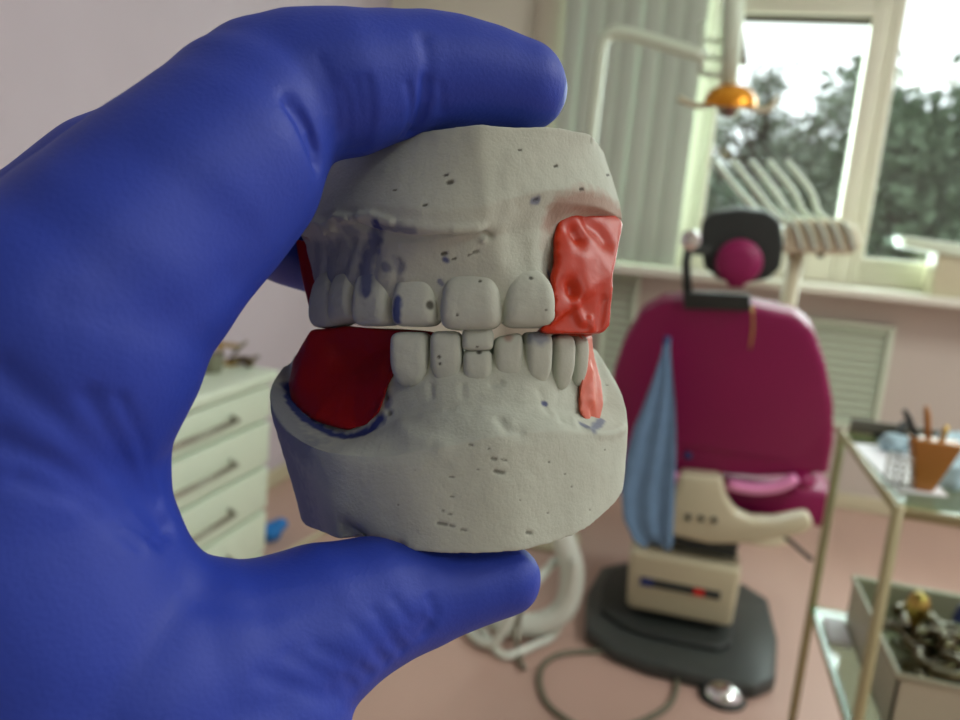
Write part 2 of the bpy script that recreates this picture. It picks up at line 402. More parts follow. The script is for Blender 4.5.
# ================================================================== DENTAL CHAIR
ch = empty('dental_chair', (.1,2.3,0), 'magenta dental chair with cream pedestal, seen from behind', 'dental chair')
base = [(-.06,2.00),(.03,1.97),(.18,1.965),(.30,1.97),(.35,2.03),(.375,2.25),(.37,2.50),(.30,2.58),(-.08,2.58),(-.155,2.50),(-.175,2.30),(-.15,2.08)]
MB().prism([(x,y,0) for x,y in base],(0,0,.045)).build('floor_plate', M['basegrey'], ch, bevel=.014)
MB().prism([(-.03+x*.72+.02,2.3+(y-2.3)*.7+.02,.045) for x,y in base],(0,0,.018)).build('plate_cover', M['black'], ch, bevel=.01)
px0,px1 = -.06,.24
ped = MB().hexa([(px0+.01,2.16,.085),(px1-.0,2.16,.085),(px1-.01,2.5,.085),(px0+.01,2.5,.085)],[(px0,2.13,.272),(px1,2.13,.272),(px1,2.5,.272),(px0,2.5,.272)]).build('pedestal', M['cream'], ch, bevel=.018, seg=4)
MB().box((px0+.05,2.2,.03),(px1-.05,2.46,.1)).build('pedestal_foot', M['black'], ch, bevel=.006)
def yped(z): return 2.16-.03*(z-.085)/.2
zz=.183
MB().box((px0+.04,yped(zz)-.006,zz-.012),(px1-.045,yped(zz)+.01,zz+.012), ).build('label_strip', M['black'], ped, bevel=.003)
MB().box((px0+.04,yped(zz)-.009,zz-.011),(px0+.075,yped(zz)-.004,zz+.011)).build('blue_mark', M['bluesoft'], ped)
MB().box((px1-.115,yped(zz)-.009,zz-.009),(px1-.088,yped(zz)-.004,zz+.009)).build('red_mark', M['red'], ped)
bw = MB()
for k in range(4): bw.box((px0+.015+.008*(k%2),2.17,.285+k*.014),(px1-.015-.008*(k%2),2.46,.297+k*.014))
bw.box((px0+.03,2.19,.28),(px1-.03,2.44,.35)); bw.build('bellows', M['basegrey'], ch, bevel=.004)
# cream bracket carrying the back and the side arm
pb = [ony(x,y,2.12) for x,y in ((670,536),(672,505),(680,474),(722,478),(727,500),(736,514),(752,521),(775,522),(795,518),(810,516),(815,527),(803,535),(775,541),(745,545),(710,545))]
MB().prism(pb,(0,.07,0)).build('bracket', M['cream'], ch, bevel=.014, seg=4)
for k in range(3):
    c = ony(688+13*k,517+1.5*k,2.12); MB().lathe(c+[0,.002,0],[(.008,0),(.008,.008),(.004,.009)],(0,-1,0),12).build('screw', M['black'], ch, smooth='auto')
MB().tube([ony(783,535,2.2),ony(812,560,2.2)],.006,8).build('lever', M['black'], ch, smooth=True)
# seat and leg cushion beyond the back
st = MB(); st.box((-.14,2.24,.385),(.46,2.7,.49)); st.box((-.10,2.6,.38),(.38,2.96,.46))
me = st.melt('seat',.012,8); link('seat', me, M['magenta'], ch)
MB().box((-.07,2.2,.345),(.31,2.72,.395)).build('seat_frame', M['black'], ch, bevel=.01)
arm = catmull([ony(x,y,2.16) for x,y in ((728,484),(755,489),(780,486),(797,477))],10)
MB().tube(arm,[.016]*9+[.012],12).build('arm_rail', M['pinkgloss'], ch, smooth=True)
arm = catmull([ony(x,y,2.16) for x,y in ((628,462),(650,470),(684,480))],8)
MB().tube(arm,.017,12).build('arm_rail', M['pinkgloss'], ch, smooth=True)
MB().ball(ony(802,478,2.2),(.035,.05,.03)).build('arm_knob', M['magenta'], ch, smooth=True)
# backrest: its rear face leans back towards us
P0 = (0,2.19,.48); NB = (0,1.,.28)
outl = [(611,400),(613,372),(622,345),(640,314),(662,302),(705,300),(750,306),(798,317),(814,331),(826,365),(834,405),(834,445),(829,474),(760,478),(690,473),(625,460),(613,435)]
pts = [onpl(x,y,P0,NB) for x,y in outl]
me = MB().prism(pts,(0,.085,.02)).melt('backrest',.008,10)
co = getco(me); c0 = co.mean(0); r = ((co[:,0]-c0[0])/.27)**2+((co[:,2]-c0[2])/.26)**2
co[:,1] -= .02*np.clip(1-r,0,1)*(co[:,1] < c0[1]); setco(me, co)
back = link('backrest', me, M['magenta'], ch)
c = onpl(688,455,P0,NB)+[0,-.012,0]; MB().lathe(c+[0,.01,0],[(.011,0),(.011,.006),(.008,.008)],(0,-1,0),16).build('button', M['bluesoft'], back, smooth='auto')
# headrest and its hardware
pts = [onpl(x,y,P0,NB) for x,y in ((684,291),(750,294),(750,310),(684,308))]
MB().prism([p+[0,-.03,0] for p in pts],(0,.06,0)).build('headrest_bracket', M['black'], ch, bevel=.004)
MB().tube([ony(688,300,2.04),ony(686,262,2.04),ony(690,240,2.04)],.011,12).build('headrest_rod', M['black'], ch, smooth=True)
jc = ony(691,240,2.04); MB().lathe(jc+[0,.03,0],[(.01,0),(.024,.004),(.026,.03),(.024,.056),(.014,.06)],(0,-1,0)).build('joint', M['chrome'], ch, smooth='auto')
hp = [ony(x,y,2.07) for x,y in ((700,240),(702,222),(712,213),(740,209),(768,212),(781,222),(784,245),(781,268),(770,279),(745,284),(720,281),(704,268))]
me = MB().prism(hp,(0,.07,.01)).melt('headrest',.005,10)
link('headrest', me, M['black'], ch)
MB().box(ony(698,250,2.06)+[-.012,0,-.012],ony(698,250,2.06)+[.03,.03,.012]).build('joint_arm', M['basegrey'], ch, bevel=.003)
kc = ony(739,262,2.04)
kn = MB(); kn.lathe(kc+[0,.02,0],[(.03,0),(.05,.004),(.056,.018),(.052,.034),(.03,.044),(.005,.046)],(0,-1,0),40)
kn.box(kc+[-.018,-.01,-.062],kc+[.018,.03,-.02])
me = kn.melt('headrest_knob',.004,3); link('headrest_knob', me, M['magenta'], ch)
MB().tube(catmull([onpl(x,y,P0,NB)+[0,-.035,0] for x,y in ((751,306),(752,325),(749,347))],6),.0035,6).build('cord', M['brass'], ch, smooth=True)

# blue cloth hanging on the backrest
tw = empty('cloth', ony(666,345,1.98), 'blue cloth hanging from a clip on left of the magenta backrest', 'cloth')
rows = [(342,664,670),(352,661,671),(375,653,673),(400,645,675),(430,634,676),(460,626,676),(490,621,675),(515,624,674),(535,634,673),(545,645,671)]
vs = []; NK = 25
for j,(y,a,b_) in enumerate(rows):
    for k in range(NK):
        u = k/(NK-1); q = ony(a+(b_-a)*u, y+4*math.sin(u*6+j), 1.97+.0*j)
        q[1] += .005*math.sin(u*15+.5*j)*min(1,.25+j*.15)-.01; vs.append(q)
n0 = len(vs); vs += [v+np.array([0,.004,0]) for v in vs]
fs = []
for j in range(len(rows)-1):
    for k in range(NK-1):
        i = j*NK+k; fs += [(i,i+1,i+NK+1,i+NK),(i+n0,i+n0+NK,i+n0+NK+1,i+n0+1)]
rim = list(range(NK))+[NK*(j+1)+NK-1 for j in range(len(rows)-1)]+[NK*(len(rows)-1)+k for k in range(NK-2,-1,-1)]+[NK*j for j in range(len(rows)-2,0,-1)]
fs += [(rim[i],rim[(i+1)%len(rim)],rim[(i+1)%len(rim)]+n0,rim[i]+n0) for i in range(len(rim))]
MB().add(vs,fs).build('fabric', M['towel'], tw, smooth=True)
c = ony(667,342,1.975); MB().box(c+[-.009,-.012,-.016],c+[.009,.012,.014]).build('clip', M['bluesoft'], tw, bevel=.003)

# ================================================================== OPERATING LAMP
YL = 2.75
def L(x,y,d=0): return ony(x,y,YL+d)
lp = empty('operating_lamp', (L(600,80)[0],YL,0), 'dental operating lamp on pale bent tube arm before the window', 'lamp')
xb = L(592,130)
post = [np.array([xb[0],YL,0.])]+[np.array([xb[0],YL,z]) for z in (.5,1.,float(xb[2]))]
arc = catmull([L(594,110),L(600,62),L(603,42),L(613,33),L(632,35),L(660,43),L(706,57)],24)
MB().tube(post[:-1]+arc,.021,14).build('post', M['white'], lp, smooth=True)
MB().lathe((xb[0],YL,0),[(.12,0),(.12,.015),(.03,.03),(.022,.06)]).build('foot', M['cream'], lp, smooth='auto')
MB().tube([L(703,22),L(701,74)],.011,10).tube([L(703,40),L(726,42)],.007,8).tube([L(701,73),L(725,76)],.009,8).tube([L(702,57),L(728,60)],.008,8).build('yoke', M['white'], lp, smooth=True)
MB().tube([L(736,-60),L(733,20),L(729,86)],[.03,.034,.026],16).build('column', M['white'], lp, smooth=True)
MB().prism([L(742,6,.02),L(748,66,.02),L(734,64,.02),L(736,6,.02)],(0,.05,0)).build('side_plate', M['steel'], lp, bevel=.003)
hc = L(730,104)
MB().lathe(hc,[(.082,0),(.078,.02),(.062,.043),(.03,.058),(.008,.06),(.008,.054),(.028,.052),(.057,.038),(.072,.018),(.076,0)],(0,-.25,1)).build('reflector', M['gold'], lp, smooth='auto')
MB().lathe(hc+[0,0,.0],[(.02,-.04),(.03,-.03),(.045,-.002),(.045,.012)],(0,-.25,1)).build('bulb_housing', M['steel'], lp, smooth='auto')
MB().tube(catmull([L(744,106),L(760,110),L(770,108),L(778,96)],10),[.01]*8+[.008,.006],10).build('handle', M['cream'], lp, smooth=True)
MB().tube(catmull([L(716,104),L(700,106),L(688,103),L(678,98)],10),.01,10).build('handle', M['cream'], lp, smooth=True)

# ================================================================== INSTRUMENT UNIT with whip arms
YU = 3.1
def U(x,y,d=0): return ony(x,y,YU+d)
un = empty('instrument_unit', (U(815,240)[0],YU,0), 'cream instrument console with slanting whip arms behind the headrest', 'dental unit')
bp_ = [U(784,253),U(786,226),U(795,219),U(840,219),U(858,228),U(862,248),U(850,255)]
cons = MB().prism(bp_,(0,.22,0)).build('console', M['cream'], un, bevel=.01)
for k in range(5):
    x = 795+13*k; rib = catmull([U(x-4,222,-.006),U(x+2,232,-.014),U(x+7,250,-.006)],8)
    MB().tube(rib,.008,8).build('holder', M['blind'], cons, smooth=True)
for k in range(5):
    x0 = 792+12*k; x1 = 714+18*k
    MB().tube(catmull([U(x0,226,.08),U(x0*.62+x1*.38,214,.08),U(x1+24,190,.08),U(x1,160,.08)],12),[.010]*12,8).build('whip_arm', M['white'], un, smooth=True)
MB().lathe(U(820,258,.1),[(.012,0),(.015,.02),(.01,.03)],(0,0,1),12).build('knob', M['black'], un, smooth='auto')
xu = U(800,250)[0]
MB().tube([(xu,YU+.1,0),(xu,YU+.1,float(U(800,250)[2]))],.03,14).build('stand', M['cream'], un, smooth=True)
MB().lathe((xu,YU+.1,0),[(.14,0),(.14,.02),(.04,.04)],).build('stand_foot', M['cream'], un, smooth='auto')

# box on the sill at the right
YX = 3.6
q0,q1 = ony(928,285,YX), ony(985,250,YX)
bx = empty('storage_box', (q0[0]+.1,YX,sz), 'pale box with overhanging lid on the sill at the right window pane', 'box')
MB().box((q0[0],3.54,sz),(q0[0]+.32,3.68,q1[2]-.0)).build('body', M['cream'], bx, bevel=.006)
MB().prism([ony(903,236,3.52),ony(990,248,3.52),ony(990,262,3.52),ony(905,247,3.52)],(0,.17,0)).build('lid', M['white'], bx, bevel=.004)

# ================================================================== HOSES, CABLE, PEDAL
def flo(x,y,z=.0): return onz(x,y,z)
hs = empty('suction_hose', flo(540,640), 'thick pale corrugated hose curving down to floor behind the thumb', 'hose')
pts = catmull([ony(562,535,2.1),ony(572,570,2.08),ony(566,605,2.06),ony(545,622,2.04),ony(515,625,2.02),ony(490,616,2.02)],50)
for p in pts: p[2] = max(p[2], .038)
MB().tube(pts,[.032+.0026*(i%2) for i in range(50)],14).build('tube', M['hose'], hs, smooth=True)
def hose(name, pp, r, m, label, cat, closed=False, n=40, group=None):
    P = catmull(pp, n)
    for p in P: p[2] = max(p[2], r+.001)
    o = MB().tube(P, r, 10, closed).build(name, m, None, smooth=True); tag(o, label, cat, group); return o
hose('air_hose',[flo(556,560,.2),flo(520,600,.15),flo(497,640,.04),flo(478,640,.02),flo(466,622,.02),flo(470,600,.05),flo(480,592,.1)],.013,M['hose'],'pale hose looping furthest left below the thumb','hose')
hose('air_hose',[flo(575,560,.25),flo(566,610,.1),flo(552,636,.02),flo(535,645,.02),flo(512,655,.015),flo(498,652,.013),flo(480,628,.02)],.0115,M['hose'],'pale thin hose crossing the floor under the thumb tip','hose')
hose('air_hose',[flo(530,560,.28),flo(520,610,.1),flo(517,640,.03),flo(520,660,.013),flo(524,668,.013)],.008,M['steel'],'grey thin hose hanging straight down between pale hoses','hose')
hose('power_cable',[flo(596,604),flo(640,640),flo(668,668),flo(676,690),flo(660,715),flo(600,735),flo(555,715),flo(540,690),flo(543,668),flo(565,656),flo(610,655),flo(655,662),flo(690,676),flo(702,686)],.0075,M['cable'],'grey cable looped in a ring on the pink floor','cable',n=90)
pc = flo(722,698)
pd = empty('foot_pedal', pc, 'round silver foot pedal on floor in front of the dark base plate', 'pedal')
MB().lathe(pc,[(.058,0),(.06,.008),(.055,.014),(.02,.016)]).build('base', M['black'], pd, smooth='auto')
MB().lathe(pc+[0,0,.012],[(.05,0),(.05,.006),(.04,.018),(.02,.026),(.003,.028)]).build('disc', M['chrome'], pd, smooth='auto')
q = flo(691,683); MB().tube([q+[0,0,.012],q+[.02,-.004,.02]],.012,10).tube([q+[-.01,.02,.012],q+[.012,.01,.02]],.008,8).build('fitting', M['brass'], pd, smooth=True)

# ================================================================== CART at the right
zt = .80
A = onz(838,432,zt); Bn = onz(905,510,zt)
x0,y1,y0 = .318, float(A[1]), float(Bn[1]); x1 = .80
ct = empty('instrument_cart', ((x0+x1)/2,(y0+y1)/2,0), 'cream metal instrument trolley with glass shelves, right foreground', 'trolley')
for (x,y) in ((x0,y0),(x0,y1),(x1,y0),(x1,y1)):
    l = MB().tube([(x,y,.03),(x,y,zt+.005)],.0085,12).build('leg', M['cart'], ct, smooth=True)
    MB().lathe((x,y,0),[(.008,0),(.013,.006),(.013,.024),(.008,.032)]).build('foot', M['black'], l, smooth='auto')
def rails(z, nm):
    MB().tube([(x0,y0,z),(x1,y0,z),(x1,y1,z),(x0,y1,z)],.008,10,closed=True).build(nm, M['cart'], ct, smooth=True)
rails(zt-.004,'top_rail'); rails(.44,'shelf_rail')
MB().box((x0+.006,y0+.006,zt-.004),(x1-.006,y1-.006,zt+.002)).build('glass_shelf', M['shelfglass'], ct)
g2 = MB().box((x0+.006,y0+.006,.44),(x1-.006,y1-.006,.446)).build('glass_shelf', M['shelfglass'], ct)
MB().box((x0-.003,y0+.01,.437),(x0+.006,y1-.01,.449)).build('glass_edge', M['greenedge'], g2)
MB().box((x0+.01,y1-.004,zt+.004),(x1-.01,y1+.004,zt+.03)).build('back_lip', M['darkframe'], ct, bevel=.002)
zz = zt+.003
pp = [onz(x,y,zz) for x,y in ((853,444),(905,447),(948,497),(898,492))]
tag(MB().prism(pp,(0,0,.0012)).build('paper_sheet', M['paper']), 'white sheet of paper lying flat on the trolley top', 'paper')
pp = [onz(x,y,zz) for x,y in ((934,450),(972,452),(985,492),(935,488))]
mb = MB().prism(pp,(0,0,.035)); me = mb.melt('napkin_stack',.003,6); lump(me,.006,45)
tag(link('napkin_stack', me, M['dispenser_cloth']), 'pale blue patterned napkins heaped at right end of the trolley top', 'napkins')
q = onz(922,490,zz)
hd = empty('instrument_holder', q, 'brown tapered instrument cup on the trolley top', 'holder')
MB().hexa([q+[-.012,-.01,0],q+[.012,-.01,0],q+[.012,.014,0],q+[-.012,.014,0]],[q+[-.028,-.016,.078],q+[.04,-.016,.078],q+[.04,.02,.078],q+[-.028,.02,.078]]).build('cup', M['brown'], hd, bevel=.003)
for k,(dx,h,m,l) in enumerate(((-.018,.115,'black','black-handled instrument leaning at left in the brown cup'),(-.004,.125,'brown','amber-handled instrument standing in the brown cup'),(.012,.10,'brass','brass instrument at right in the brown cup'))):
    o = MB().tube([q+[dx,.0,.072],q+[dx*1.7-.004,.006,h*.9],q+[dx*2-.006,.008,h]],[.004,.005,.003],8).build('hand_instrument', M[m], None, smooth=True); tag(o,l,'dental instrument')
q = onz(896,487,zz)
mb = MB()
for k in range(5): mb.tube([q+[.018*math.cos(a),.018*math.sin(a),.004+k*.011] for a in np.linspace(0,2*PI,20)[:-1]],.0013,6,closed=True)
for k in range(4): a = k*PI/2; mb.tube([q+[.018*math.cos(a),.018*math.sin(a),.002],q+[.018*math.cos(a),.018*math.sin(a),.05]],.0013,6)
tag(mb.build('wire_basket', M['steel'], None, smooth=True), 'small round wire basket on the trolley top beside the brown cup', 'basket')
q = onz(894,452,zz); mb = MB().ball(q+[0,0,.016],(.03,.025,.016)); me = mb.melt('cloth_pad',.003,2); lump(me,.006,60)
tag(link('cloth_pad', me, M['dispenser_cloth']), 'crumpled pale blue pad behind the wire basket on the trolley', 'cloth')
q = onz(884,440,zz); tag(MB().tube([q+[-.02,0,.006],q+[.02,.0,.012],q+[.032,.01,.035]],[.005,.006,.008],8).build('handpiece', M['black'], None, smooth=True),'black dental handpiece at far edge of the trolley top','dental instrument')
# basin with metal impression trays on the lower shelf
zb = .447; hb = .095
bx0,by0,by1,bx1 = x0+.05, y0-.0+.03, y1-.06, x1-.03
tb = empty('plastic_basin', ((bx0+bx1)/2,(by0+by1)/2,zb), 'pale plastic basin full of metal trays on the lower glass shelf', 'basin')
mb = MB(); t = .004
mb.box((bx0,by0,zb),(bx1,by1,zb+t)); mb.box((bx0,by0,zb),(bx0+t,by1,zb+hb)); mb.box((bx1-t,by0,zb),(bx1,by1,zb+hb)); mb.box((bx0,by0,zb),(bx1,by0+t,zb+hb)); mb.box((bx0,by1-t,zb),(bx1,by1,zb+hb))
mb.build('tub', M['basin'], tb)
MB().tube([(bx0,by0,zb+hb),(bx1,by0,zb+hb),(bx1,by1,zb+hb),(bx0,by1,zb+hb)],.006,8,closed=True).build('rim', M['basin'], tb, smooth=True)
mb = MB()
arc = [(.028*math.cos(a),.034*math.sin(a),0) for a in np.linspace(-.25,PI+.25,14)]
mb.tube(arc,.009,8); mb.tube([(0,.034,0),(0,.06,.004),(0,.078,.002)],[.006,.005,.007],8)
pm = mb.mesh('impression_tray'); pm.polygons.foreach_set('use_smooth',[True]*len(pm.polygons))
tcols = [M['darkmetal'],M['steel']]
metas = [pm.copy(), pm.copy()]
for a,mm in zip(metas,tcols): a.materials.append(mm)
rr = random.Random(3)
k = 0
for i in range(6):
    for j in range(5):
        for lay in range(3):
            o = bpy.data.objects.new('impression_tray', metas[rr.random() < .4]); COL.objects.link(o)
            o.location = (bx0+.086+i*.046+rr.uniform(-.004,.004), by0+.088+j*.042+rr.uniform(-.004,.004), zb+.03+lay*.022+rr.uniform(0,.01))
            o.rotation_euler = (rr.uniform(-.22,.22),rr.uniform(-.22,.22),rr.uniform(0,6.28))
            tag(o,'dark metal impression tray in the jumbled heap inside the basin','dental instrument','impression trays heaped in the basin')
q = onz(914,625,zb+.085)
o = MB().lathe((q[0],q[1],zb+.06),[(.006,0),(.007,.03),(.016,.045),(.02,.062),(.014,.078),(.004,.084)]).build('mouth_mirror', M['brass'], None, smooth=True)
tag(o,'round-headed brass piece standing up from the heap in the basin','dental instrument')
q = onz(958,625,zb+.09); tag(MB().tube([q+[0,0,-.02],q+[.01,.01,.03]],[.015,.012],10).build('bottle_cap', M['bluesoft'], None, bevel=.003),'dark blue cap on the heap at right of the basin','cap')
q = onz(836,622,.45)
tag(MB().box((x0+.008,1.44,.4465),(x0+.045,1.53,.46)).build('paper_packet', M['paper'], None, bevel=.002),'white paper packet on the lower glass shelf left of the basin','packet')

# ================================================================== THE CASTS
def loft(rings, n=90, dback=206, capy=None):
    """front outlines from left to right, each point (column,row,distance); closed flat at the back"""
    b = MB(); vs = []; nb = 14
    for R in rings:
        P = catmull([W(*p) for p in R], n)
        # cam-space depth push for the back edge
        l, r = R[0], R[-1]
        def bk(p):
            px,py,d = p; s = d/dback; return W(480+(px-480)*s*.93+ (0), 360+(py-360)*s, dback)
        a, c = bk(r), bk(l)
        P += [a+(c-a)*k/(nb-1) for k in range(nb)]
        vs += P
    m = n+nb; k = len(rings)
    fs = [(i*m+j, i*m+(j+1)%m, (i+1)*m+(j+1)%m, (i+1)*m+j) for i in range(k-1) for j in range(m)]
    c0 = np.mean(vs[:m],axis=0); c1 = np.mean(vs[-m:],axis=0)
    vs += [c0,c1]; fs += [(k*m,(j+1)%m,j) for j in range(m)]+[(k*m+1,(k-1)*m+j,(k-1)*m+(j+1)%m) for j in range(m)]
    return b.add(vs,fs)
up = W(480,359,100)-W(480,360,100); up /= np.linalg.norm(up)      # the casts' own vertical
rt = W(481,360,100)-W(480,360,100); rt /= np.linalg.norm(rt); fw = np.cross(rt, up)   # towards the viewer
def tooth(name, parent, xa, xb_, ya, yb, d, yaw=0, thick=7., e=.34, taper=.12, gum='top', m=None, tilt=0., pits=(), ink_and_shade=(), smear=()):
    """a worn plaster tooth: rounded block narrowing towards the gum"""
    c = W((xa+xb_)/2,(ya+yb)/2,d+thick/2); hw = (xb_-xa+2.2)/2*d/800/1000/max(.35,math.cos(math.radians(yaw))); hh = (yb-ya)/2*d/800/1000; ht = thick/2000
    R = rotz(0); cy,sy = math.cos(math.radians(yaw)), math.sin(math.radians(yaw))
    vs = []; NU,NV = 40,28
    sp = lambda v,ee: math.copysign(abs(v)**ee, v)
    for i in range(NV+1):
        ph = -PI/2+PI*i/NV
        for j in range(NU):
            th = 2*PI*j/NU
            gs = (math.sin(ph) > 0) == (gum == 'top'); z = sp(math.sin(ph), .5 if gs else .38); rr_ = sp(abs(math.cos(ph)), (.75 if gum == 'top' else .42) if gs else .38)
            x = sp(math.cos(th), e)*rr_; y = sp(math.sin(th), .7)*rr_
            g = (z+1)/2 if gum == 'top' else (1-z)/2            # 1 at the gum
            w = 1-taper*g**2-.02*(1-g); arch = -.16*hh*abs(x)**2.2*g*2 if gum == 'top' else .16*hh*abs(x)**2.2*g*2
            bul = 1+.12*math.sin(PI*min(1,g+.1))
            X,Y,Z = x*hw*w, y*ht*bul+.0011*g**2.5*-1., z*hh+arch+tilt*hh*x*(1-g)
            vs.append(c+rt*(X*cy+Y*sy)+fw*(-X*sy+Y*cy)+up*Z)
    fs = [(i*NU+j, i*NU+(j+1)%NU, (i+1)*NU+(j+1)%NU, (i+1)*NU+j) for i in range(NV) for j in range(NU)]
    me = MB().add(vs,fs).melt(name,.0003,7)
    lump(me,.00012,260,xa); lump(me,.00005,700,xa)
    for (x,y,w) in pits: dent(me,[(x,y)],.5*w,w); mark(me,'pit',[(x,y)],w*.8)
    for (pl,w,a) in ink_and_shade: mark(me,'ink',pl,w,a,.8,.6)
    for (pl,w,a) in smear: mark(me,'smear',pl,w,a,.8,.5)
    return link(name, me, m or M['tooth'], parent)

V0 = [(320,308,190),(328,314,182),(346,314,174),(378,318,164.5),(417,320,159.6),(470,322,157.4),(530,320,158.8),(556,314,171),(585,310,182),(602,306,192)]
V1 = [(311,280,187),(322,280,177),(347,280,167),(388,279,158.4),(440,276,155.6),(490,276,154.7),(528,276,155.8),(549,278,159),(572,270,178),(604,266,190)]
V2 = [(305,245,185),(322,242,175),(352,238,164),(400,239,155.5),(440,241,152.5),(490,236,152.5),(522,232,155),(548,228,160),(574,226,171),(616,228,185)]
V3 = [(299,234,183),(320,229,171.5),(350,222,161),(400,226,152.5),(440,230,149.5),(480,226,149.5),(508,212,152),(545,203,156),(596,207,166),(623,219,180)]
V3b= [(298,222,183),(320,214,171),(352,206,160),(400,208,152),(440,210,149),(483,206,148.8),(512,198,151),(552,190,155.5),(598,192,165.5),(620,204,180)]
V4 = [(316,160,183),(335,149,172),(375,139,162),(420,132,155),(478,127,150.5),(520,127,152.5),(560,128,157),(589,134,164),(598,143,174),(603,151,184)]
mu = loft([V0,V1,V2,V3,V3b,V4]).melt('base',.0003,7)
lump(mu,.0004,90,1); lump(mu,.00009,420,2)
for pl,dp,w in (([(352,222),(372,231),(395,237),(430,238),(455,234),(480,232),(490,236)],.9,.7),([(306,232),(318,222),(334,228)],-1.2,1.0),([(326,230),(338,216),(352,219)],-1.3,.9),([(345,219),(372,214),(392,222)],-.9,.7),([(455,230),(476,229),(487,236),(483,240)],-.7,.7),
                ([(360,216),(400,224),(440,230),(482,228)],-.5,1.0),([(375,250),(372,290)],.7,1.6),([(350,245),(340,300)],.8,1.8),([(325,260),(330,300)],.5,1.4),
                ([(398,262),(394,300)],.5,1.0),([(515,240),(530,262),(548,262)],1.2,5),([(508,215),(500,235),(498,262)],-.6,2.5),([(552,215),(552,260)],.5,2.),([(478,130),(482,170),(486,205)],-.35,2.0)):
    dent(mu,pl,dp,w)
for x,y,w in ((593,140,.7),(450,182,.5),(425,205,.3),(536,200,.35),(556,166,.3),(444,254,.45),(470,255,.25),(454,259,.25),(446,175,.3),(476,252,.4),(608,175,.3),(520,150,.2),(395,190,.2),(582,189,.4)):
    dent(mu,[(x-1,y+.4),(x+1.5,y-.4)],.7*w,w); mark(mu,'pit',[(x-1.5,y+.4),(x+1.5,y-.4)],w*.7)
for pl,w,a in (([(378,222),(379,232)],.7,.9),([(376,238),(366,262),(364,288)],1.0,.75),([(366,250),(366,290)],1.1,.5),([(333,260),(336,295)],2.2,.35),([(343,250),(341,300)],1.6,.4),([(352,232),(345,250)],1.2,.3),
               ([(445,259),(447,260)],.35,.8),([(382,226),(412,230)],.7,.5),([(551,262),(553,280)],.5,.8),([(534,200),(538,200)],.5,.6),([(396,262),(400,268)],.7,.4),([(318,250),(322,300)],1.5,.3),([(384,266),(388,268)],.5,.5),([(440,282),(442,284)],.3,.6)):
    mark(mu,'ink',pl,w,a,.7,.8)
for pl,w,a in (([(552,222),(560,208),(580,202),(605,207),(618,218)],1.6,.75),([(549,230),(548,245)],1.0,.3),([(298,228),(303,233)],1.0,.9)):
    mark(mu,'smear',pl,w,a,.6,.5)
uc = empty('upper_dental_cast', W(470,230,175), 'upper pale plaster tooth cast held under the gloved index finger', 'dental cast')
link('base', mu, M['plaster'], uc)
tooth('tooth',uc,319,347,268,328,173,-48,8,ink_and_shade=[([(334,290),(338,312)],1.0,.3)])
tooth('tooth',uc,338,366,266,323,167,-45,8,tilt=.1)
tooth('tooth',uc,359,399,262,327,161,-32,8,ink_and_shade=[([(368,272),(366,290)],1.0,.8)])
tooth('tooth',uc,394,441,268,327.5,156.6,-12,8,taper=.2,pits=[(430.5,305,.85)],ink_and_shade=[([(396.5,283),(397.5,300),(396.5,320)],.6,.95)])
tooth('tooth',uc,440,503,264,331,154.2,-2,9,taper=.14,pits=[(480,281,.3),(457,315,.25)])
tooth('tooth',uc,500,554.5,267,329,155.2,6,9,taper=.18,pits=[(531,278,.4),(546,310,.25)])
tooth('plaster_fragment',uc,462,493,322,351,156.5,0,5,taper=.02,pits=[(477,347,.25)])

B0 = [(284,366,192),(269,392,180),(281,424,169),(318,448,159),(378,455,152.5),(440,447,149),(500,436,149.5),(556,431,155),(602,433,164),(627,422,176),(619,388,187),(598,358,197)]
B0b= [(281,372,192),(269,400,180),(282,434,169),(320,458,159),(380,464,152),(440,458,148.7),(500,450,149.2),(556,444,154.8),(602,445,163.8),(627.5,434,176),(620,402,187),(602,378,197)]
B1 = [(310,500,192),(302,521,180),(318,532,169),(350,541,159),(402,549,152),(455,553.5,149),(510,552,150),(558,541,155.5),(596,522,162.5),(621,494,173),(620,470,185),(604,450,197)]
G1 = [(292,360,196),(288,388,184),(303,414,176),(345,437,168),(390,424,161.5),(440,408,156),(490,405,155),(540,407,158),(580,412,167),(604,404,178),(606,372,188),(597,352,197)]
Gm = [(294,356,196),(292,380,186),(312,402,180),(350,412,174),(392,384,164.5),(440,378,158.2),(490,378,157.6),(540,378,160.2),(576,382,168),(596,380,181),(597,364,189),(592,348,197)]
G0 = [(300,350,196),(302,368,188),(318,382,183),(374,388,178),(411,349,163.5),(440,344,159.6),(478,358,160),(508,345,159.8),(540,343,161.8),(566,347,167),(580,352,178),(588,352,190),(586,345,197)]
ml = loft([G0,Gm,G1,B0,B0b,B1]).melt('base',.0003,11)
lump(ml,.0004,90,5); lump(ml,.00009,420,6)
for pl,dp,w in (([(300,440),(345,455),(390,452),(430,446)],.4,2.5),([(400,425),(415,440),(440,446)],-.5,2),([(500,420),(508,430),(520,432)],.5,1.2),([(590,430),(600,434),(612,434),(624,428)],-.5,1.2),
                ([(345,532),(352,536),(358,540)],2.0,2.2),([(362,545),(400,547)],.5,1.2),([(560,385),(562,420)],.35,1.),([(576,390),(574,425)],-.35,1.),([(540,392),(548,412)],.3,1.),
                ([(430,385),(431,396)],.3,.8),([(462,386),(463,396)],.3,.8),([(492,384),(500,382)],.4,.8)):
    dent(ml,pl,dp,w)
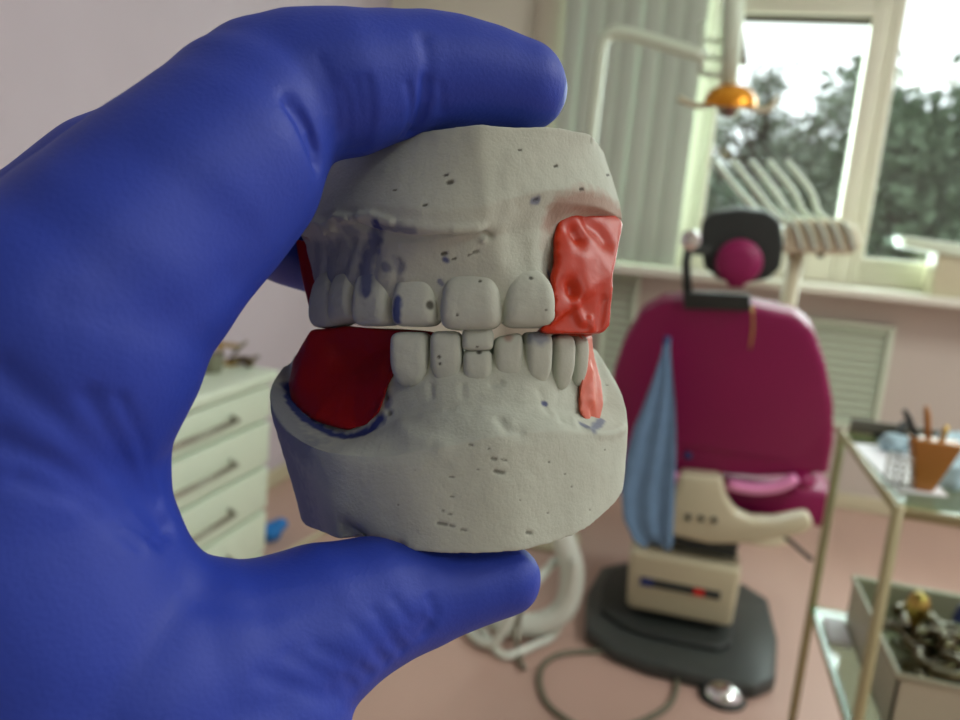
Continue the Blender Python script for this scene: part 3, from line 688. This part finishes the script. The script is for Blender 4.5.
for x,y,w,l in ((499,472,.5,7),(494,459,.45,3),(504,460,.25,4),(442,524,.5,6),(452,526,.4,3),(464,530,.3,4),(529,533,.5,3),(452,477,.25,3),(452,497,.25,2),(443,511,.25,2),(450,514,.25,2),(549,462,.25,1),(565,474,.2,1),(572,487,.25,1),(386,398,.7,1),(389,413,.8,1),(548,513,.2,1),(543,402,.35,1),(574,397,.2,1),(471,445,.3,3),(489,449,.2,1),(478,470,.2,1),(415,470,.15,1),(360,470,.2,1),(398,505,.2,1),(520,500,.15,1),(590,510,.2,1),(605,450,.2,1),(607,385,.25,2),(346,532,.9,5)):
    dent(ml,[(x-l*.6,y-l*.1),(x+l*.6,y+l*.1)],.6*w,w*.85); mark(ml,'pit',[(x-l*.6,y-l*.1),(x+l*.6,y+l*.1)],w*.55,.8)
for pl,w,a in (([(288,385),(291,402),(303,417),(325,431),(350,437),(368,432),(380,420)],.8,.95),([(276,395),(283,425),(300,445)],2.6,.4),([(275,420),(285,470),(302,515)],5,.36),  # wide left washes put the bluish shade of that side into the colour
               ([(544,403),(546,404)],.28,.8),([(582,424),(592,431),(602,420)],.5,.6),([(386,394),(388,404)],.6,.6),([(322,455),(330,470)],2,.15)):
    mark(ml,'ink',pl,w,a,.6,.8)
mark(ml,'smear',[(372,541),(400,545)],.8,.35,.6,.6)
lc = empty('lower_dental_cast', W(450,552,175), 'lower pale plaster tooth cast resting on the gloved thumb', 'dental cast')
link('base', ml, M['plaster'], lc)
LT = dict(gum='bottom', thick=7.5, taper=.05)
tooth('tooth',lc,392,431,331,388,158.4,-8,smear=[([(400,332),(425,333),(431,340)],.5,.8)],**LT)
tooth('tooth',lc,431,463,330.5,386,157.2,-3,pits=[(439,357,.35),(440,364,.3)],smear=[([(436,331),(460,332)],.4,.7)],**LT)
tooth('tooth',lc,463,492,349,389,157.2,0,pits=[(479,352,.5)],**LT)
tooth('tooth',lc,493,522,334,386,158,3,tilt=.12,smear=[([(496,338),(508,337),(520,333)],.6,.9)],**LT)
tooth('tooth',lc,523,549,331,386,158.6,12,ink_and_shade=[([(533,336),(542,338)],.9,.5)],smear=[([(522,335),(521,350)],.5,.6)],**LT)
tooth('tooth',lc,549,569,334,391,161.2,20,ink_and_shade=[([(551,338),(556,336)],.5,.4)],**LT)
tooth('tooth',lc,568,581,335,388,165.5,24,**LT)

# wax blocks
def wax(name, outl, label, m, thick, voxel=.0006, it=5, dents=(), lumpy=.0003, marks=()):
    fr = [W(*p) for p in outl]; cen = np.mean(fr,axis=0)
    b = MB(); b.prism(fr, tuple(-fw*thick/1000)); me = b.melt(name, voxel, it); lump(me,lumpy,140,outl[0][0])
    for pl,dp,w in dents: dent(me,pl,dp,w)
    for pl,w,a in marks: mark(me,'ink',pl,w,a,.6,.5)
    return tag(link(name, me, m), label, 'wax block')
def dens(pl, n=8):   # add points between corners
    out = []
    for i in range(len(pl)):
        a,c = np.array(pl[i],float), np.array(pl[(i+1)%len(pl)],float); out += [tuple(a+(c-a)*k/n) for k in range(n)]
    return out
wax('wax_block',[(571,208,166),(560,215,164),(555,232,162),(556,262,160),(551,276,159),(554,300,157),(554,322,156),(541,327,156),(541,332,156.5),(575,333.5,158),(603,333,162),(611,325,164),(613,300,165),(613,275,167),(620,245,172),(623,222,177),(612,213,176),(590,208,170)],
    'bright red wax block at right of the upper plaster cast', M['wax'], 14,
    dents=[([(574,232),(577,238)],1.0,1.6),([(571,285),(573,292)],1.3,1.5),([(576,306),(582,322)],-.7,1.2),([(590,225),(600,232),(606,240)],.9,2.2),([(567,245),(566,275)],-.6,2.5),([(590,320),(592,328)],-.6,.8),([(604,300),(600,330)],.5,1.2),([(582,260),(588,290)],-.6,3.0)])
wax('wax_block',[(294,238,187),(298,262,186),(304,290,185),(312,326,183),(325,328,181),(331,310,181),(322,285,183),(314,262,184),(308,240,185)],
    'thin dark red wax strip at left edge of the upper plaster cast', M['waxdeep'], 12)
wax('wax_block',[(311,329.5,176),(303,341,178),(292,361,181),(288,382,182),(291,400,180),(303,413,176),(325,425,171),(347,431.5,167.5),(366,427,165),(379,413,163),(384,398,162),(388,384,163),(395,376,164.5),(398,345,165),(440,334,164),(430,331,163.5),(405,328.5,164.5),(370,327,168),(348,325,172)],
    'large dark red wax block at left of the lower plaster cast', M['waxdeep'], 13,
    dents=[([(340,350),(370,352),(385,345)],1.2,4),([(350,370),(355,400)],.8,5),([(300,385),(320,410)],-.6,3),([(380,352),(392,350)],-.3,.5),([(358,408),(378,402)],-.25,.5),([(386,365),(388,378)],.5,1)])
wax('wax_block',[(540,331,160),(560,335,162),(582,337,165),(584,350,166),(582,375,166),(580,398,166),(580,412,165),(586,422,165.5),(592,428,167),(600,421,170),(603.5,405,173),(602,382,175),(597,362,175),(592,350,174),(592,334,172),(575,331,166)],
    'narrow pinkish red wax piece at right of the lower plaster cast', M['waxpale'], 7, voxel=.0005, it=3,
    dents=[([(590,372),(590,400)],-.8,1.6),([(592,410),(594,420)],.5,1.)])

# ================================================================== THE GLOVED HAND
hb_ = MB()
def chain(pts):
    """balls and tapering links along joints: (column,row,distance mm,radius px)"""
    for i,(x,y,d,r) in enumerate(pts):
        R = r*d/800/1000; hb_.ball(W(x,y,d), R, 28, 18)
        if i:
            x2,y2,d2,r2 = pts[i-1]; R2 = r2*d2/800/1000
            hb_.tube([W(x2,y2,d2)+(W(x,y,d)-W(x2,y2,d2))*t for t in np.linspace(0,1,6)],[R2+(R-R2)*t for t in np.linspace(0,1,6)],28)
# index finger: base knuckle, first joint, second joint, tip
chain([(81,306,127,133),(116,269,129,125),(150,232,132,116),(186,198,135,110),(222,162,139,102),(247,127,143,91),(268,100,147,80),(300,87,148,75),(345,84,150,74),(385,76,153,66),(420,71,156,60),(450,74,158,57),(487,80,160.5,52),(520,87,162,46)])
hb_.ball(W(527,91,162),.0083,24,16)
chain([(322,110,149,52),(352,105,150,50)])
# palm and web between finger and thumb
chain([(55,335,126,150),(0,430,125,150),(-5,530,126,158),(60,650,128,150)])
chain([(95,310,130,108),(80,380,130,98),(72,450,130,92),(75,515,130,88),(105,590,130,90),(165,643,132,84),(230,655,137,90)])
# thumb: base muscle, knuckle, joint, tip
chain([(60,720,132,185),(130,700,133,155),(200,676,136,118),(255,657,140,98),(315,629,146,84),(370,606,151,68),(420,596,155,54),(462,588,157,44),(500,581,159,38),(506,580,159,37)])
chain([(190,760,134,140),(250,715,138,102),(300,678,143,56),(345,650,148,46)])
# hand behind, wrist and forearm
chain([(-60,380,150,150),(-60,520,152,170),(-20,680,148,190)])
chain([(60,700,140,185),(30,900,138,215),(-60,1200,135,240),(-200,1700,130,270)])
# middle finger, seen past the knuckles and reaching behind the cast
chain([(-60,335,158,112),(10,268,160,84),(60,232,161,74),(112,184,163,70),(165,155,170,62),(215,180,178,52),(255,222,190,45),(290,244,203,42),(340,262,214,40),(400,275,217,38),(430,285,216,36)])
# ring and little finger curled behind
chain([(-20,360,180,90),(60,280,186,68),(120,225,196,52),(160,245,206,48),(150,290,210,46),(110,330,206,45)])
chain([(-40,440,200,80),(30,330,206,62),(80,300,216,50),(95,330,222,44),(60,380,216,40)])
hm = hb_.melt('gloved_hand',.0011,16)
# finer skin so folds can be pressed into it
bm = bmesh.new(); bm.from_mesh(hm); 
bmesh.ops.subdivide_edges(bm, edges=bm.edges, cuts=1, use_grid_fill=True, smooth=.3) if len(bm.verts) < 160000 else None
bm.to_mesh(hm); bm.free(); hm.polygons.foreach_set('use_smooth',[True]*len(hm.polygons))
print('hand verts', len(hm.vertices))
lump(hm,.0007,45,3)
for pl,dp,w in (([(292,104),(302,120),(311,142),(318,162)],1.4,1.8),([(300,112),(311,130),(318,152)],1.6,.9),([(427,84),(425,104),(420,120),(413,134)],1.2,1.5),([(424,40),(429,70)],.5,1.6),([(428,80),(427,105),(418,128)],.7,.8),([(357,85),(362,115),(358,150)],.5,1.5),([(368,80),(372,110),(366,148)],.4,1.0),([(345,90),(350,120),(347,150)],.35,1.),
                ([(408,85),(412,110),(404,135)],.4,1.0),([(440,85),(442,110)],.3,1.0),([(320,60),(335,90),(338,130)],.3,1.2),
                ([(0,370),(60,420),(130,490),(165,530)],.9,2.2),([(0,440),(50,462),(110,500),(160,540)],.7,1.8),([(90,400),(120,450),(150,500),(168,525)],.9,2.0),([(120,400),(145,450),(160,500)],.5,1.3),([(20,480),(80,500),(140,545)],.4,1.5),
                ([(424,634),(408,618),(395,600)],.35,1.2),([(404,648),(388,632),(376,612)],.35,1.3),([(388,660),(370,642),(352,622)],.3,1.3),([(366,678),(345,662),(318,648)],.4,1.5),([(350,688),(320,674),(290,655)],.4,1.6),([(330,700),(300,688),(262,676)],.35,1.6),
                ([(425,632),(435,615),(430,600)],.4,1.2),([(60,300),(150,330),(230,280)],.3,3),([(130,150),(190,190),(240,230)],.25,3),([(300,640),(360,600),(420,580)],.3,2.5),([(200,600),(260,610),(330,600)],.3,2.5)):
    dent(hm,pl,dp,w)
for k in range(7):    # small crimps along the lower edge of the thumb
    x = 345+15*k; y = 706-12*k; dent(hm,[(x-4,y-6),(x-14,y-16)],.28,1.0)
person = link('gloved_hand', hm, M['glove'], None, W(-60,1200,135))
tag(person, 'hand in a blue nitrile glove pinching the two plaster casts', 'hand')

# ================================================================== LIGHT
w = bpy.data.worlds.new('overcast'); SC.world = w; w.use_nodes = True
nt = w.node_tree; bg = nt.nodes['Background']; bg.inputs[0].default_value = (.93,.96,1,1); bg.inputs[1].default_value = 1.6
def area(name, loc, rot, size, size_y, power, col=(1,1,1), spread=None):
    l = bpy.data.lights.new(name,'AREA'); l.shape='RECTANGLE'; l.size=size; l.size_y=size_y; l.energy=power; l.color=col
    if spread: l.spread = spread
    o = bpy.data.objects.new(name,l); COL.objects.link(o); o.location=loc; o.rotation_euler=rot; return o
area('daylight', (.85,YF+.32,1.65), (-PI/2,0,0), 2.7, 1.25, 62, (.90,1,.99))
area('ceiling_light', (2.0,1.4,ZC-.03), (0,0,0), .6, 1.2, 28, (.98,1,.95))  # added fill lamp under the ceiling at right, no fixture seen
area('ceiling_light', (1.9,-.9,ZC-.03), (0,0,0), .6, 1.2, 12, (.98,1,.96))  # second added fill, behind the camera and out of view
SC.view_settings.view_transform = 'Standard'; SC.view_settings.look = 'None'; SC.view_settings.gamma = 1
SC.view_settings.use_curve_mapping = False; SC.view_settings.exposure = 0.7
SC.cycles.use_denoising = True
SC.cycles.max_bounces = 8
